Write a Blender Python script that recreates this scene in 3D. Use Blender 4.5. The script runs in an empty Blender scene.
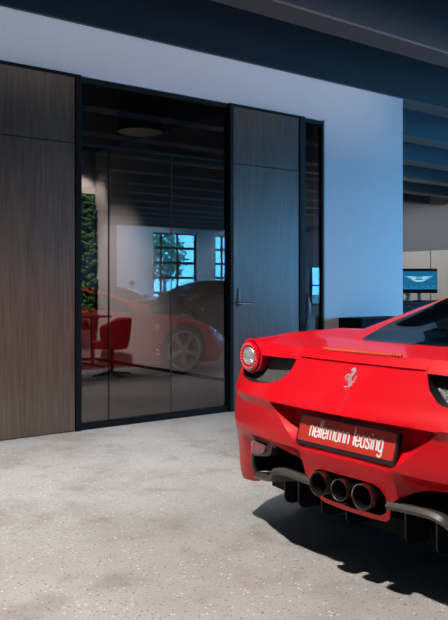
import bpy, bmesh, math, random
import numpy as np
from mathutils import Vector, Matrix, geometry
random.seed(7)
SC = bpy.context.scene
COL = SC.collection
PI = math.pi

# ------------------------------------------------------------------ helpers
class MB:
    """collects shapes, builds ONE mesh object"""
    def __init__(s): s.v = []; s.f = []
    def add(s, vs, fs):
        o = len(s.v); s.v += [tuple(map(float, v)) for v in vs]; s.f += [tuple(i + o for i in f) for f in fs]; return s
    def box(s, x0, x1, y0, y1, z0, z1):
        return s.add([(x0,y0,z0),(x1,y0,z0),(x1,y1,z0),(x0,y1,z0),(x0,y0,z1),(x1,y0,z1),(x1,y1,z1),(x0,y1,z1)],
                     [(0,3,2,1),(4,5,6,7),(0,1,5,4),(1,2,6,5),(2,3,7,6),(3,0,4,7)])
    def tube(s, pts, r, n=10, caps=True):
        pts = [Vector(p) for p in pts]; rs = r if isinstance(r, (list, tuple)) else [r]*len(pts)
        vs = []; fs = []; up = None
        for i, p in enumerate(pts):
            t = (pts[min(i+1, len(pts)-1)] - pts[max(i-1, 0)]).normalized()
            if up is None:
                up = Vector((0,0,1)) if abs(t.z) < .9 else Vector((1,0,0))
            a = (up - t*up.dot(t)).normalized(); up = a; b = t.cross(a)
            for k in range(n):
                w = 2*PI*k/n; vs.append(p + (a*math.cos(w) + b*math.sin(w))*rs[i])
        for i in range(len(pts)-1):
            for k in range(n):
                fs.append((i*n+k, i*n+(k+1) % n, (i+1)*n+(k+1) % n, (i+1)*n+k))
        if caps:
            fs.append(tuple(reversed(range(n)))); fs.append(tuple((len(pts)-1)*n+k for k in range(n)))
        return s.add(vs, fs)
    def lathe(s, prof, M=None, n=32, closed=False):
        """prof: (r, h) about local z"""
        M = M or Matrix(); vs = []; fs = []; m = len(prof)
        for r, h in prof:
            for k in range(n):
                w = 2*PI*k/n; vs.append(M @ Vector((r*math.cos(w), r*math.sin(w), h)))
        for i in range(m if closed else m-1):
            j = (i+1) % m
            for k in range(n):
                fs.append((i*n+k, i*n+(k+1) % n, j*n+(k+1) % n, j*n+k))
        return s.add(vs, fs)
    def prism(s, poly, M, d0, d1):
        """poly 2D extruded along local z of M"""
        n = len(poly)
        tri = geometry.tessellate_polygon([[Vector((x, y, 0)) for x, y in poly]])
        vs = [M @ Vector((x, y, d0)) for x, y in poly] + [M @ Vector((x, y, d1)) for x, y in poly]
        fs = [tuple(t) for t in tri] + [tuple(i+n for i in reversed(t)) for t in tri]
        fs += [(i, (i+1) % n, n+(i+1) % n, n+i) for i in range(n)]
        return s.add(vs, fs)
    def ribbon(s, pts, w, M, d0, d1):
        """flat stroke of given width(s) along a 2D polyline, extruded"""
        P = [Vector(p) for p in pts]; ws = w if isinstance(w, (list, tuple)) else [w]*len(P)
        L = []; R = []
        for i, p in enumerate(P):
            t = (P[min(i+1, len(P)-1)] - P[max(i-1, 0)]); t = t.normalized() if t.length else Vector((1, 0))
            nn = Vector((-t.y, t.x))*ws[i]/2; L.append(p+nn); R.append(p-nn)
        n = len(P); vs = []; fs = []
        for d in (d0, d1):
            vs += [M @ Vector((q.x, q.y, d)) for q in L] + [M @ Vector((q.x, q.y, d)) for q in R]
        for i in range(n-1):
            fs += [(i, i+1, n+i+1, n+i), (2*n+i, 3*n+i, 3*n+i+1, 2*n+i+1), (i, 2*n+i, 2*n+i+1, i+1), (n+i, n+i+1, 3*n+i+1, 3*n+i)]
        fs += [(0, n, 3*n, 2*n), (n-1, 3*n-1, 4*n-1, 2*n-1)]
        return s.add(vs, fs)
    def build(s, name, mat, parent=None, smooth=False, bevel=0, angle=35):
        me = bpy.data.meshes.new(name); me.from_pydata(s.v, [], s.f)
        bm = bmesh.new(); bm.from_mesh(me)
        bmesh.ops.remove_doubles(bm, verts=bm.verts, dist=1e-5)
        bmesh.ops.recalc_face_normals(bm, faces=bm.faces); bm.to_mesh(me); bm.free()
        return link(name, me, mat, parent, smooth, bevel, angle)

def link(name, me, mat, parent=None, smooth=False, bevel=0, angle=35):
    me.materials.append(mat)
    if smooth:
        me.polygons.foreach_set('use_smooth', [True]*len(me.polygons))
        if angle: me.set_sharp_from_angle(angle=math.radians(angle))
    o = bpy.data.objects.new(name, me); COL.objects.link(o)
    if parent: o.parent = parent
    if bevel:
        b = o.modifiers.new('bevel', 'BEVEL'); b.width = bevel; b.segments = 2; b.limit_method = 'ANGLE'
    return o

def tag(o, label=None, cat=None, group=None, kind=None):
    if label: o['label'] = label
    if cat: o['category'] = cat
    if group: o['group'] = group
    if kind: o['kind'] = kind
    return o
def empty(name, loc, rz=0):
    o = bpy.data.objects.new(name, None); COL.objects.link(o); o.location = loc; o.rotation_euler = (0, 0, rz); o.empty_display_size = .1
    return o
def struct(o, label=None):
    return tag(o, label, None, None, 'structure')
def box(name, mat, x0, x1, y0, y1, z0, z1, parent=None, bevel=0):
    return MB().box(x0, x1, y0, y1, z0, z1).build(name, mat, parent, bevel=bevel)
def axes(o, x, y, z=None):
    x = Vector(x).normalized(); y = Vector(y); y = (y - x*y.dot(x)).normalized(); z = x.cross(y)
    M = Matrix((x, y, z)).transposed().to_4x4(); M.translation = Vector(o); return M
def I(x, xs, ys): return float(np.interp(x, xs, ys))
def sst(a, b, x):
    t = min(1, max(0, (x-a)/(b-a))); return t*t*(3-2*t)
def catmull(P, n=10):
    P = [np.array(p, float) for p in P]; out = []
    for i in range(len(P)-1):
        a = P[i-1] if i else 2*P[0]-P[1]; b = P[i]; c = P[i+1]; d = P[i+2] if i+2 < len(P) else 2*P[-1]-P[-2]
        for k in range(n):
            t = k/n
            out.append(.5*(2*b + (c-a)*t + (2*a-5*b+4*c-d)*t*t + (3*b-a-3*c+d)*t**3))
    out.append(P[-1]); return out

# ------------------------------------------------------------------ materials
def newmat(name):
    m = bpy.data.materials.new(name); m.use_nodes = True
    nt = m.node_tree; return m, nt, nt.nodes['Principled BSDF']
def pbr(name, col, rough=.5, metal=0, coat=0, spec=.5, coat_rough=.03):
    m, nt, b = newmat(name)
    b.inputs['Base Color'].default_value = (*col, 1); b.inputs['Roughness'].default_value = rough
    b.inputs['Metallic'].default_value = metal; b.inputs['Coat Weight'].default_value = coat
    b.inputs['Coat Roughness'].default_value = coat_rough; b.inputs['Specular IOR Level'].default_value = spec
    return m
def emis(name, col, st, mix=None):
    m, nt, b = newmat(name)
    b.inputs['Base Color'].default_value = (.01, .01, .01, 1)
    b.inputs['Emission Color'].default_value = (*col, 1); b.inputs['Emission Strength'].default_value = st
    return m
def N(nt, t, **kw):
    n = nt.nodes.new(t)
    for k, v in kw.items(): setattr(n, k, v)
    return n
def ramp(nt, stops):
    r = N(nt, 'ShaderNodeValToRGB'); e = r.color_ramp.elements
    while len(e) < len(stops): e.new(.5)
    for x, (p, c) in zip(e, stops): x.position = p; x.color = (*c, 1) if len(c) == 3 else c
    return r
def coords(nt, scale=(1,1,1), obj=True):
    tc = N(nt, 'ShaderNodeTexCoord'); mp = N(nt, 'ShaderNodeMapping'); mp.inputs['Scale'].default_value = scale
    nt.links.new(tc.outputs['Object'], mp.inputs['Vector']); return mp.outputs['Vector']
def noise(nt, vec, scale, detail=3, rough=.5):
    n = N(nt, 'ShaderNodeTexNoise'); n.inputs['Scale'].default_value = scale; n.inputs['Detail'].default_value = detail
    n.inputs['Roughness'].default_value = rough; nt.links.new(vec, n.inputs['Vector']); return n.outputs['Fac']
def bump(nt, b, fac, st, dist=.01):
    n = N(nt, 'ShaderNodeBump'); n.inputs['Strength'].default_value = st; n.inputs['Distance'].default_value = dist
    nt.links.new(fac, n.inputs['Height']); nt.links.new(n.outputs['Normal'], b.inputs['Normal'])
def mixc(nt, fac, a, b, mode='MIX'):
    n = N(nt, 'ShaderNodeMix', data_type='RGBA', blend_type=mode)
    for s, v in ((n.inputs[0], fac), (n.inputs[6], a), (n.inputs[7], b)):
        if isinstance(v, (int, float)): s.default_value = v
        elif isinstance(v, tuple): s.default_value = (*v, 1)
        else: nt.links.new(v, s)
    return n.outputs[2]

def glass(name, tint, r0, rough=0.0):
    m, nt, b = newmat(name); nt.nodes.remove(b)
    L = nt.links.new
    g = N(nt, 'ShaderNodeNewGeometry'); d = N(nt, 'ShaderNodeVectorMath', operation='DOT_PRODUCT')
    L(g.outputs['Incoming'], d.inputs[0]); L(g.outputs['Normal'], d.inputs[1])
    a = N(nt, 'ShaderNodeMath', operation='ABSOLUTE'); L(d.outputs['Value'], a.inputs[0])
    o = N(nt, 'ShaderNodeMath', operation='SUBTRACT'); o.inputs[0].default_value = 1; L(a.outputs[0], o.inputs[1])
    p = N(nt, 'ShaderNodeMath', operation='POWER'); L(o.outputs[0], p.inputs[0]); p.inputs[1].default_value = 5
    f = N(nt, 'ShaderNodeMath', operation='MULTIPLY_ADD'); L(p.outputs[0], f.inputs[0]); f.inputs[1].default_value = 1-r0; f.inputs[2].default_value = r0
    t = N(nt, 'ShaderNodeBsdfTransparent'); t.inputs[0].default_value = (*tint, 1)
    gl = N(nt, 'ShaderNodeBsdfGlossy'); gl.inputs['Roughness'].default_value = rough
    mx = N(nt, 'ShaderNodeMixShader'); L(f.outputs[0], mx.inputs[0]); L(t.outputs[0], mx.inputs[1]); L(gl.outputs[0], mx.inputs[2])
    L(mx.outputs[0], nt.nodes['Material Output'].inputs[0]); return m

def wood_mat(name, dark, light, rough):
    m, nt, b = newmat(name); L = nt.links.new
    v = coords(nt, (1, 1, .05)); f1 = noise(nt, v, 55, 6, .65)
    v2 = coords(nt, (1, 1, .12)); f2 = noise(nt, v2, 5, 2)
    r1 = ramp(nt, [(.3, dark), (.72, light)]); L(f1, r1.inputs[0])
    r2 = ramp(nt, [(.3, (.78, .78, .78)), (.7, (1.1, 1.1, 1.1))]); L(f2, r2.inputs[0])
    c = mixc(nt, 1.0, r1.outputs[0], r2.outputs[0], 'MULTIPLY'); L(c, b.inputs['Base Color'])
    b.inputs['Roughness'].default_value = rough; b.inputs['Specular IOR Level'].default_value = .75; bump(nt, b, f1, .08, .002); return m

def floor_mat():
    m, nt, b = newmat('polished_terrazzo'); L = nt.links.new
    v = coords(nt)
    big = noise(nt, v, .9, 4, .6); cl = noise(nt, v, 3.2, 5, .6)
    r = ramp(nt, [(.36, (.32, .30, .28)), (.50, (.42, .41, .40)), (.68, (.48, .475, .47))]); L(big, r.inputs[0])
    r2 = ramp(nt, [(.30, (.74, .71, .67)), (.47, (1, 1, 1)), (.75, (1.03, 1.03, 1.03))]); L(cl, r2.inputs[0])
    c = mixc(nt, 1.0, r.outputs[0], r2.outputs[0], 'MULTIPLY')
    for sc, th, colr, seed in ((46, .17, (.10, .09, .08), 0), (38, .15, (.85, .84, .80), 3.3), (90, .24, (.22, .20, .18), 7.1)):
        vo = N(nt, 'ShaderNodeTexVoronoi'); vo.inputs['Scale'].default_value = sc
        mp = N(nt, 'ShaderNodeMapping'); mp.inputs['Location'].default_value = (seed, seed*.7, 0); L(v, mp.inputs['Vector']); L(mp.outputs[0], vo.inputs['Vector'])
        wn = N(nt, 'ShaderNodeSeparateColor'); L(vo.outputs['Color'], wn.inputs[0])
        rr = ramp(nt, [(th, (1, 1, 1)), (th+.08, (0, 0, 0))]); L(vo.outputs['Distance'], rr.inputs[0])
        pk = N(nt, 'ShaderNodeMath', operation='GREATER_THAN'); L(wn.outputs[0], pk.inputs[0]); pk.inputs[1].default_value = .55
        mu = N(nt, 'ShaderNodeMath', operation='MULTIPLY'); L(rr.outputs[0], mu.inputs[0]); L(pk.outputs[0], mu.inputs[1])
        mu2 = N(nt, 'ShaderNodeMath', operation='MULTIPLY'); L(mu.outputs[0], mu2.inputs[0]); mu2.inputs[1].default_value = .75
        c = mixc(nt, mu2.outputs[0], c, colr)
    fine = noise(nt, v, 140, 2); rf = ramp(nt, [(.3, (.86, .86, .86)), (.7, (1.08, 1.08, 1.08))]); L(fine, rf.inputs[0])
    c = mixc(nt, 1.0, c, rf.outputs[0], 'MULTIPLY')
    L(c, b.inputs['Base Color'])
    rg = ramp(nt, [(.3, (.62, .62, .62)), (.7, (.45, .45, .45))]); L(big, rg.inputs[0]); L(rg.outputs[0], b.inputs['Roughness'])
    b.inputs['Specular IOR Level'].default_value = .35
    bump(nt, b, cl, .03, .01); return m

def noisy(name, c0, c1, scale, rough, bst=0, metal=0, sc=(1,1,1)):
    m, nt, b = newmat(name); v = coords(nt, sc); f = noise(nt, v, scale, 5, .6)
    r = ramp(nt, [(.32, c0), (.7, c1)]); nt.links.new(f, r.inputs[0]); nt.links.new(r.outputs[0], b.inputs['Base Color'])
    b.inputs['Roughness'].default_value = rough; b.inputs['Metallic'].default_value = metal
    if bst: bump(nt, b, f, bst, .01)
    return m
def mesh_mat():
    m, nt, b = newmat('black_mesh_grille'); L = nt.links.new
    v = coords(nt); mp = N(nt, 'ShaderNodeMapping'); mp.inputs['Rotation'].default_value = (PI/4, 0, 0); L(v, mp.inputs[0])
    ck = N(nt, 'ShaderNodeTexVoronoi'); ck.inputs['Scale'].default_value = 130; L(mp.outputs[0], ck.inputs['Vector'])
    r = ramp(nt, [(.28, (.004, .004, .005)), (.5, (.10, .10, .105))]); L(ck.outputs['Distance'], r.inputs[0]); L(r.outputs[0], b.inputs['Base Color'])
    b.inputs['Roughness'].default_value = .45; bump(nt, b, ck.outputs['Distance'], .6, .004); return m

M = {}
M['floor'] = floor_mat()
M['plaster'] = noisy('white_plaster', (.53, .52, .545), (.60, .59, .615), 60, .5, .02)
M['ceiling'] = pbr('dark_ceiling', (.008, .009, .013), .85)
M['soffit'] = noisy('bounce_lit_board', (.06, .055, .053), (.105, .098, .095), 70, .85, .1)  # speckled beam underside, paler: warm floor bounce put into the colour
M['beam'] = noisy('navy_grey_beam', (.012, .015, .022), (.018, .022, .031), 40, .85)
M['beamdaylit'] = noisy('daylight_tinted_beam', (.015, .040, .056), (.021, .052, .073), 40, .85, .05)  # rear beams: blue daylight put into the base colour
M['frame'] = pbr('black_frame', (.004, .004, .005), .55, 0, 0, .12)
M['wood'] = wood_mat('dark_oak_veneer', (.061, .040, .028), (.145, .099, .069), .28)
M['glass'] = glass('smoked_glass', (.66, .64, .64), .10)
M['solar'] = glass('solar_glass', (.50, .60, .62), .05)
M['clear'] = glass('clear_glass', (.95, .97, .98), .04)
M['carpet'] = noisy('grey_carpet', (.095, .085, .095), (.165, .155, .165), 220, .95, .2)
M['officewall'] = noisy('office_paint', (.36, .33, .32), (.40, .37, .36), 30, .7)
M['red'] = pbr('red_paint', (.62, .003, .011), .45, 0, .4, .12, .03)
M['blackpaint'] = pbr('black_paint', (.010, .010, .012), .25, 0, 1.0)
M['silverpaint'] = pbr('silver_paint', (.30, .32, .34), .3, .7, 1.0)
M['black'] = pbr('satin_black_plastic', (.010, .010, .011), .5)
M['void'] = pbr('dark_recess', (.004, .004, .004), .9)
M['grey'] = pbr('grey_plastic', (.055, .051, .047), .42)
M['mesh'] = mesh_mat()
M['chrome'] = pbr('chrome', (.80, .80, .82), .12, 1)
M['emblem'] = pbr('satin_silver', (.80, .81, .83), .30, .7)
M['lampsilver'] = pbr('lamp_silver', (.78, .78, .80), .32, .75)
M['exhaust'] = pbr('bronzed_steel', (.36, .32, .28), .28, 1)
M['tyre'] = noisy('tyre_rubber', (.012, .012, .012), (.025, .025, .025), 80, .8)
M['rim'] = pbr('silver_alloy', (.74, .74, .76), .35, .8)
M['carglass'] = glass('tinted_car_glass', (.22, .235, .25), .07)
M['lens'] = pbr('red_lens', (.62, .002, .016), .15, 0, .6)
M['lensrib'] = pbr('red_lens_rib', (.95, .22, .26), .15, 0, 1)
M['amber'] = pbr('amber_lens', (.80, .13, .03), .2, 0, 1)
M['reflector'] = pbr('red_reflector', (.55, .012, .02), .2, 0, 1)
M['plate'] = pbr('red_plate', (.50, .030, .018), .4)
M['white'] = pbr('white_print', (.85, .85, .84), .5)
M['yellow'] = pbr('yellow_enamel', (.75, .50, .03), .3)
M['leather'] = pbr('dark_leather', (.02, .02, .022), .5)
M['blueseat'] = pbr('pale_leather', (.35, .36, .38), .5)
M['redfabric'] = noisy('red_upholstery', (.20, .003, .005), (.26, .005, .007), 90, .7)
M['blacklam'] = pbr('black_laminate', (.003, .0035, .0045), .6, 0, 0, .05)
M['steel'] = pbr('brushed_steel', (.62, .62, .64), .25, 1)
M['gunmetal'] = pbr('dark_steel', (.12, .13, .15), .35, .8)
M['moss'] = noisy('moss', (.010, .04, .007), (.045, .13, .018), 25, .95, .5)
M['leaf'] = noisy('leaf_green', (.12, .22, .08), (.26, .38, .16), 10, .6)
M['bark'] = noisy('bark', (.06, .045, .03), (.12, .09, .07), 30, .9, .5)
M['skin'] = pbr('skin', (.52, .33, .25), .5)
M['shirt'] = pbr('white_shirt', (.75, .76, .78), .8)
M['trouser'] = pbr('dark_trousers', (.03, .03, .04), .8)
M['hair'] = pbr('brown_hair', (.04, .025, .015), .6)
M['diffuser'] = pbr('lamp_diffuser', (.62, .60, .58), .5)
M['panel'] = noisy('pale_wall_panel', (.34, .335, .325), (.38, .375, .36), 20, .55)
M['greywall'] = noisy('grey_wall', (.10, .115, .13), (.12, .135, .15), 20, .7)
M['charcoal'] = pbr('charcoal_wall', (.03, .03, .033), .7)
M['showwall'] = noisy('showroom_paint', (.52, .54, .57), (.58, .60, .63), 20, .7)
M['asphalt'] = noisy('asphalt', (.10, .10, .10), (.16, .16, .16), 60, .9)
M['screen'] = emis('blue_screen', (.005, .13, .29), 1.0)
M['screenmark'] = emis('pale_screen_mark', (.30, .66, .86), 1.0)
M['screendim'] = emis('dim_screen_mark', (.06, .30, .46), 1.0)
M['ceramic'] = pbr('white_ceramic', (.75, .75, .74), .3)
M['cable'] = pbr('black_cable', (.01, .01, .01), .5)

# ------------------------------------------------------------------ the car skin
PLAN = [(0,0),(.003,.2),(.017,.4),(.05,.6),(.102,.77),(.162,.886),(.25,.947),(.40,.965),(.80,.9685),(1.15,.955),(1.6,.927),(2.2,.915),
        (2.7,.925),(3.1,.945),(3.5,.955),(3.85,.935),(4.12,.86),(4.33,.72),(4.45,.5),(4.51,.25),(4.527,0)]
PC = np.array(catmull(PLAN, 40))
PC[:, 1] = np.clip(PC[:, 1], 0, None)
PS = np.concatenate([[0], np.cumsum(np.linalg.norm(np.diff(PC, axis=0), axis=1))])
TG = np.gradient(PC, axis=0); TG /= np.linalg.norm(TG, axis=1)[:, None]
PN = np.stack([-TG[:, 1], TG[:, 0]], 1)            # outward normal
imax = int(np.argmax(PC[:, 1]))
def s_of_y(y): return float(np.interp(y, PC[:imax, 1], PS[:imax]))        # rear
def s_of_x(x): return float(np.interp(x, PC[:, 0], PS))                    # side
SEND = float(PS[-1]); S77 = s_of_y(.70); S6 = s_of_x(.62); SB = s_of_x(.30)
SF0 = s_of_x(3.9); SF1 = s_of_x(4.33)
CZ = ([.14,.24,.285,.30,.38,.44,.48,.532,.60,.66,.69,.72,.75,.83,.885,.925,.97], [.14,.11,.078,.068,.042,.024,.012,0,0,.002,-.016,.002,.022,.060,.082,.115,.16])
DZ = ([.10,.17,.25,.40,.55,.66,.76,.83,.89,.94,.98], [.06,.025,.002,.008,0,.006,.022,.045,.080,.125,.20])
FZ = ([.10,.2,.35,.45,.52,.60,.70], [.10,.05,0,.01,.05,.16,.30])
def T(x, y):
    y = abs(y)
    zc = I(x, [.0,.12,.2,.43,.8,1.2,2.0,2.6,3.1,3.4,3.8,4.2,4.45,4.6], [.915,.926,.931,.940,.944,.93,.865,.835,.81,.765,.68,.58,.515,.47])
    a = I(x, [.1,.3,.5,.8,1.2,1.7,3.0,3.5,3.9,4.25], [.0,.006,.022,.028,.02,.0,.0,.055,.045,.0])
    return zc + a*math.exp(-((y-.76)/.135)**2)
def skin(s, z, relief=True):
    cx = np.interp(s, PS, PC[:, 0]); cy = np.interp(s, PS, PC[:, 1]); nx = np.interp(s, PS, PN[:, 0]); ny = np.interp(s, PS, PN[:, 1])
    wr = 1 - sst(S77, SB, s); wf = sst(SF0, SF1, s); ws = (1-wr)*(1-wf)
    d = I(z, *DZ)*ws
    if relief and z < .508: d += ws*.004*min(1, (.508-z)/.03)*(1-sst(S6, S6+.7, s))
    x = cx - nx*d + wr*I(z, *CZ) - wf*I(z, *FZ); y = cy - ny*d
    if relief and wr > 0:
        y_ = abs(cy); dx = 0
        ye = .254 + (z-.511)/.166*.19
        if .511 < z < .6885 and y_ < ye:
            dx += .080*min(1, max(0, (z-.510)/.14))*min(1, (ye-y_)/.05)*(1 if z < .677 else max(0, (.688-z)/.011))
        if .880 < z < .890 and y_ < .362: dx += .016*(1-sst(.31, .355, y_))
        if z < .508 and y_ > .24: dx += wr*.055*min(1, (.508-z)/.045)*sst(.24, .30, y_)*(1-.92*sst(.60, .82, y_))
        x += dx
    return np.array([x, y, z])

def cdt_patch(outer, holes, lines, grid, regions=()):
    """2D constrained mesh: returns verts, {region: tris}. outer/holes polygons, lines polylines"""
    vs = []; es = []
    def poly(p, closed=True):
        b = len(vs); vs.extend(Vector((float(q[0]), float(q[1]))) for q in p)
        for i in range(len(p)-1): es.append((b+i, b+i+1))
        if closed: es.append((b+len(p)-1, b))
    poly(outer)
    for h in holes: poly(h)
    for _, r in regions: poly(r)
    for l in lines: poly(l, False)
    edge = np.array([v[:] for v in vs])
    for g in grid:
        if inside(g, outer) and np.min(np.abs(edge[:, 0]-g[0])*1.0 + np.abs(edge[:, 1]-g[1])) > .006: vs.append(Vector(g))
    V, Ed, F, *_ = geometry.delaunay_2d_cdt(vs, es, [], 0, 1e-5)
    out = {'body': []}
    for f in F:
        c = sum((V[i] for i in f), Vector((0, 0)))/len(f)
        if not inside(c, outer) or any(inside(c, h) for h in holes): continue
        for nm, r in regions:
            if inside(c, r): out.setdefault(nm, []).append(tuple(f)); break
        else: out['body'].append(tuple(f))
    return V, out
def inside(p, poly):
    x, y = p[0], p[1]; c = False; j = len(poly)-1
    for i in range(len(poly)):
        xi, yi = poly[i][0], poly[i][1]; xj, yj = poly[j][0], poly[j][1]
        if (yi > y) != (yj > y) and x < (xj-xi)*(y-yi)/(yj-yi)+xi: c = not c
        j = i
    return c
def dense(p, step, closed=True):
    out = []; n = len(p)
    for i in range(n if closed else n-1):
        a = np.array(p[i], float); b = np.array(p[(i+1) % n], float); k = max(1, int(np.linalg.norm(b-a)/step))
        out += [tuple(a+(b-a)*t/k) for t in range(k)]
    if not closed: out.append(tuple(p[-1]))
    return out
def rnd(p, r=.3, n=4):
    """round the corners of a polygon"""
    out = []; m = len(p)
    for i in range(m):
        a, b, c = (np.array(p[(i+k) % m], float) for k in (-1, 0, 1))
        p0 = b+(a-b)*r; p1 = b+(c-b)*r
        for k in range(n+1):
            t = k/n; out.append(tuple((1-t)**2*p0+2*t*(1-t)*b+t*t*p1))
    return out

RW, FW_, AX_R, AX_F, WZ = .345, .335, .84, 3.51, .335
def to_s(p):      # (y, z) at the tail
    return [(s_of_y(q[0]), q[1]) for q in p]
MESHV = rnd([(.3505,.8785),(.353,.872),(.372,.825),(.425,.778),(.51,.757),(.66,.745),(.79,.758),(.83,.80),(.80,.868),(.66,.870)], .22)
OVAL = [(.0, .442), (.14, .442), (.175, .43), (.196, .40), (.196, .355), (.18, .33), (.15, .312), (.0, .305)]
VENT = [(.215,.374),(.245,.398),(.30,.432),(.36,.450),(.47,.463),(.56,.476),(.655,.490),(.70,.470),(.745,.36),(.755,.326),(.742,.286)]

def build_skin(detail=1.0):
    """half shell of the lower body in (s, z), the top in (x, y); returns arrays per region"""
    # top boundary
    def top(s):
        z = .9
        for _ in range(12):
            p = skin(s, z, False); z = .5*z + .5*T(p[0], p[1])
        return z
    svals = list(np.linspace(0, S6, 46)) + list(np.linspace(S6, SEND, 90))[1:]
    topb = [(s, top(s)) for s in svals]
    low = [(0, .283)] + to_s([(.08,.284),(.165,.290),(.190,.305),(.203,.335),(.211,.368)]) + to_s(VENT) + to_s([(.750,.236),(.80,.226),(.87,.222)]) + [(s_of_x(.40), .22)]
    def arch(xc, r, zb):
        a0 = math.asin((zb-WZ)/r); return [(s_of_x(xc - r*math.cos(a)), WZ + r*math.sin(a)) for a in np.linspace(a0, PI-a0, 28)]
    low += arch(AX_R, .375, .2) + [(s_of_x(x), .15) for x in np.linspace(1.3, 3.0, 12)] + arch(AX_F, .37, .18) + [(s_of_x(4.1), .17)] + [(s, .16) for s in np.linspace(s_of_x(4.2), SEND, 8)]
    low = dense(low, .03, False)
    outer = low + topb[::-1]
    lines = [to_s(dense([(.0,.688),(.452,.688)], .02, False)), to_s(dense([(.0,.677),(.444,.677)], .02, False)), to_s(dense([(.446,.6765),(.262,.518)], .02, False)),
             to_s(dense([(.0,.511),(.262,.511)], .02, False)), to_s(dense([(.24,.508),(.76,.508)], .02, False)) + [(q, .508) for q in np.linspace(s_of_y(.77), S6+.3, 30)], to_s(dense([(.28,.464),(.4,.468),(.44,.468)], .02, False))]
    lines += [to_s(dense([(.0,z),(.345,z)], .02, False)) for z in (.8795, .885, .8905)]
    grid = []
    for s in np.arange(.012, S6, .02):
        for z in np.arange(.17, .97, .018): grid.append((s, z))
    for s in np.arange(S6, SEND, .045):
        for z in np.arange(.17, .97, .035): grid.append((s, z))
    hv = dense(to_s(MESHV), .015); ho = to_s(OVAL)
    outer_o = outer
    # the exhaust oval touches the centre line: cut it out of the outer polygon
    ov = dense(to_s(OVAL), .012, False)
    outer2 = [(0, .283)] + outer[1:] 
    k = outer2[::-1]
    poly = outer[:]                                             # ends at (0, top)
    poly = poly + ov[0:]                                        # down the centre line, round the oval, back to (0,.305)
    V, R = cdt_patch(poly, [hv], lines, grid)
    P = [skin(v.x, v.y) for v in V]
    # top
    E_ = [skin(s, z, False)[:2] for s, z in topb]
    E_ = [tuple(e) for e in E_]
    tp = E_ + [(x, 0.0) for x in np.linspace(E_[-1][0], E_[0][0], 60)[1:-1]]
    hole = [(x, I(x, GX, GYB)-.03) for x in np.linspace(.56, 3.2, 40)]
    hole = [(.56, 0.0)] + hole + [(3.2, 0.0)]
    tp = E_ + [(x, 0.0) for x in np.linspace(E_[-1][0], 3.2, 20)[1:-1]] + [(3.2, 0.0)] + hole[1:-1][::-1] + [(.56, 0.0)] + [(x, 0.0) for x in np.linspace(.56, E_[0][0], 12)[1:-1]]
    g2 = [(x, y) for x in np.arange(.1, 4.5, .035) for y in np.arange(.0, .95, .035)]
    V2, R2 = cdt_patch(tp, [], [], g2)
    lipz = lambda x, y: T(x, y)
    P2 = [(v.x, v.y, T(v.x, v.y)) for v in V2]
    return P, R['body'], P2, R2['body'], topb
GX = [.43,.6,.9,1.3,1.8,2.6,3.0,3.2,3.32]; GYB = [.47,.57,.69,.78,.825,.825,.78,.66,.5]
def gh(x, v):
    yb = I(x, GX, GYB); zb = T(x, yb) - .012
    yc = I(x, [.43,.55,.81,1.4,2.05,2.6,3.0,3.32], [.43,.455,.50,.505,.52,.58,.62,.44])
    zk = I(x, [.43,.55,.81,1.1,1.38,1.6,1.8,2.05,2.4,2.7,3.0,3.32], [.930,.942,.999,1.068,1.138,1.158,1.168,1.172,1.148,1.075,.955,.79])
    zm = I(x, [.43,.55,.81,1.1,1.38,1.6,1.8,2.05,2.4,2.7,3.0,3.32], [.934,.944,.990,1.060,1.132,1.18,1.203,1.213,1.193,1.115,.985,.80])
    C = [np.array(p) for p in ((yb, zb), (yb + (yc-yb)*.42 + .012, zb + (zk-zb)*.60), (yc, zk), (yc*.55, zm - (zm-zk)*.30 if zm > zk else zm - .001), (0, zm))]
    t = min(3.9999, max(0, v*4)); i = int(t); t -= i
    g = lambda k: C[k] if 0 <= k < 5 else (2*C[0]-C[1] if k < 0 else np.array([-C[3][0], C[3][1]]))
    a, b, c, d = g(i-1), g(i), g(i+1), g(i+2)
    q = .5*(2*b + (c-a)*t + (2*a-5*b+4*c-d)*t*t + (3*b-a-3*c+d)*t**3)
    return np.array([x, q[0], q[1]])
def build_gh():
    outer = dense([(.43,0),(3.32,0),(3.32,1),(.43,1)], .05)
    rear = dense(rnd([(.475,.64),(.60,.575),(.9,.535),(1.55,.525),(1.66,.62),(1.66,1.3),(.475,1.3)], .12), .05)
    rear = [(x, min(v, 1.0)) for x, v in rear]
    ws = dense([(2.42,1.0),(2.44,.64),(2.9,.57),(3.16,.53),(3.25,.62),(3.27,1.0)], .05)
    side = dense(rnd([(1.72,.20),(2.2,.08),(2.96,.06),(2.75,.28),(2.4,.40),(2.05,.42)], .15), .05)
    grid = [(x, v) for x in np.arange(.45, 3.32, .045) for v in np.arange(.03, 1, .045)]
    V, R = cdt_patch(outer, [], [], grid, [('rear_window', rear), ('windscreen', ws), ('side_window', side)])
    return [gh(v.x, v.y) for v in V], R
def mirror_mesh(name, parts, mat, parent, sides=(1, -1), angle=40):
    mb = MB()
    for P, F in parts:
        for sd in sides:
            mb.add([(p[0], p[1]*sd, p[2]) for p in P], F if sd > 0 else [tuple(reversed(f)) for f in F])
    me = bpy.data.meshes.new(name); me.from_pydata(mb.v, [], mb.f)
    bm = bmesh.new(); bm.from_mesh(me); bmesh.ops.remove_doubles(bm, verts=bm.verts, dist=4e-4)
    loose = [v for v in bm.verts if not v.link_faces]; bmesh.ops.delete(bm, geom=loose, context='VERTS')
    bmesh.ops.recalc_face_normals(bm, faces=bm.faces); bm.to_mesh(me); bm.free()
    return link(name, me, mat, parent, True, 0, angle)

# shared geometry, made once
SK = build_skin(); GHV, GHR = build_gh()

def rear_pt(y, z, off=0.0):
    p = skin(s_of_y(abs(y)), z); return Vector((p[0]-off, math.copysign(p[1], y) if y else 0, p[2]))

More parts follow.
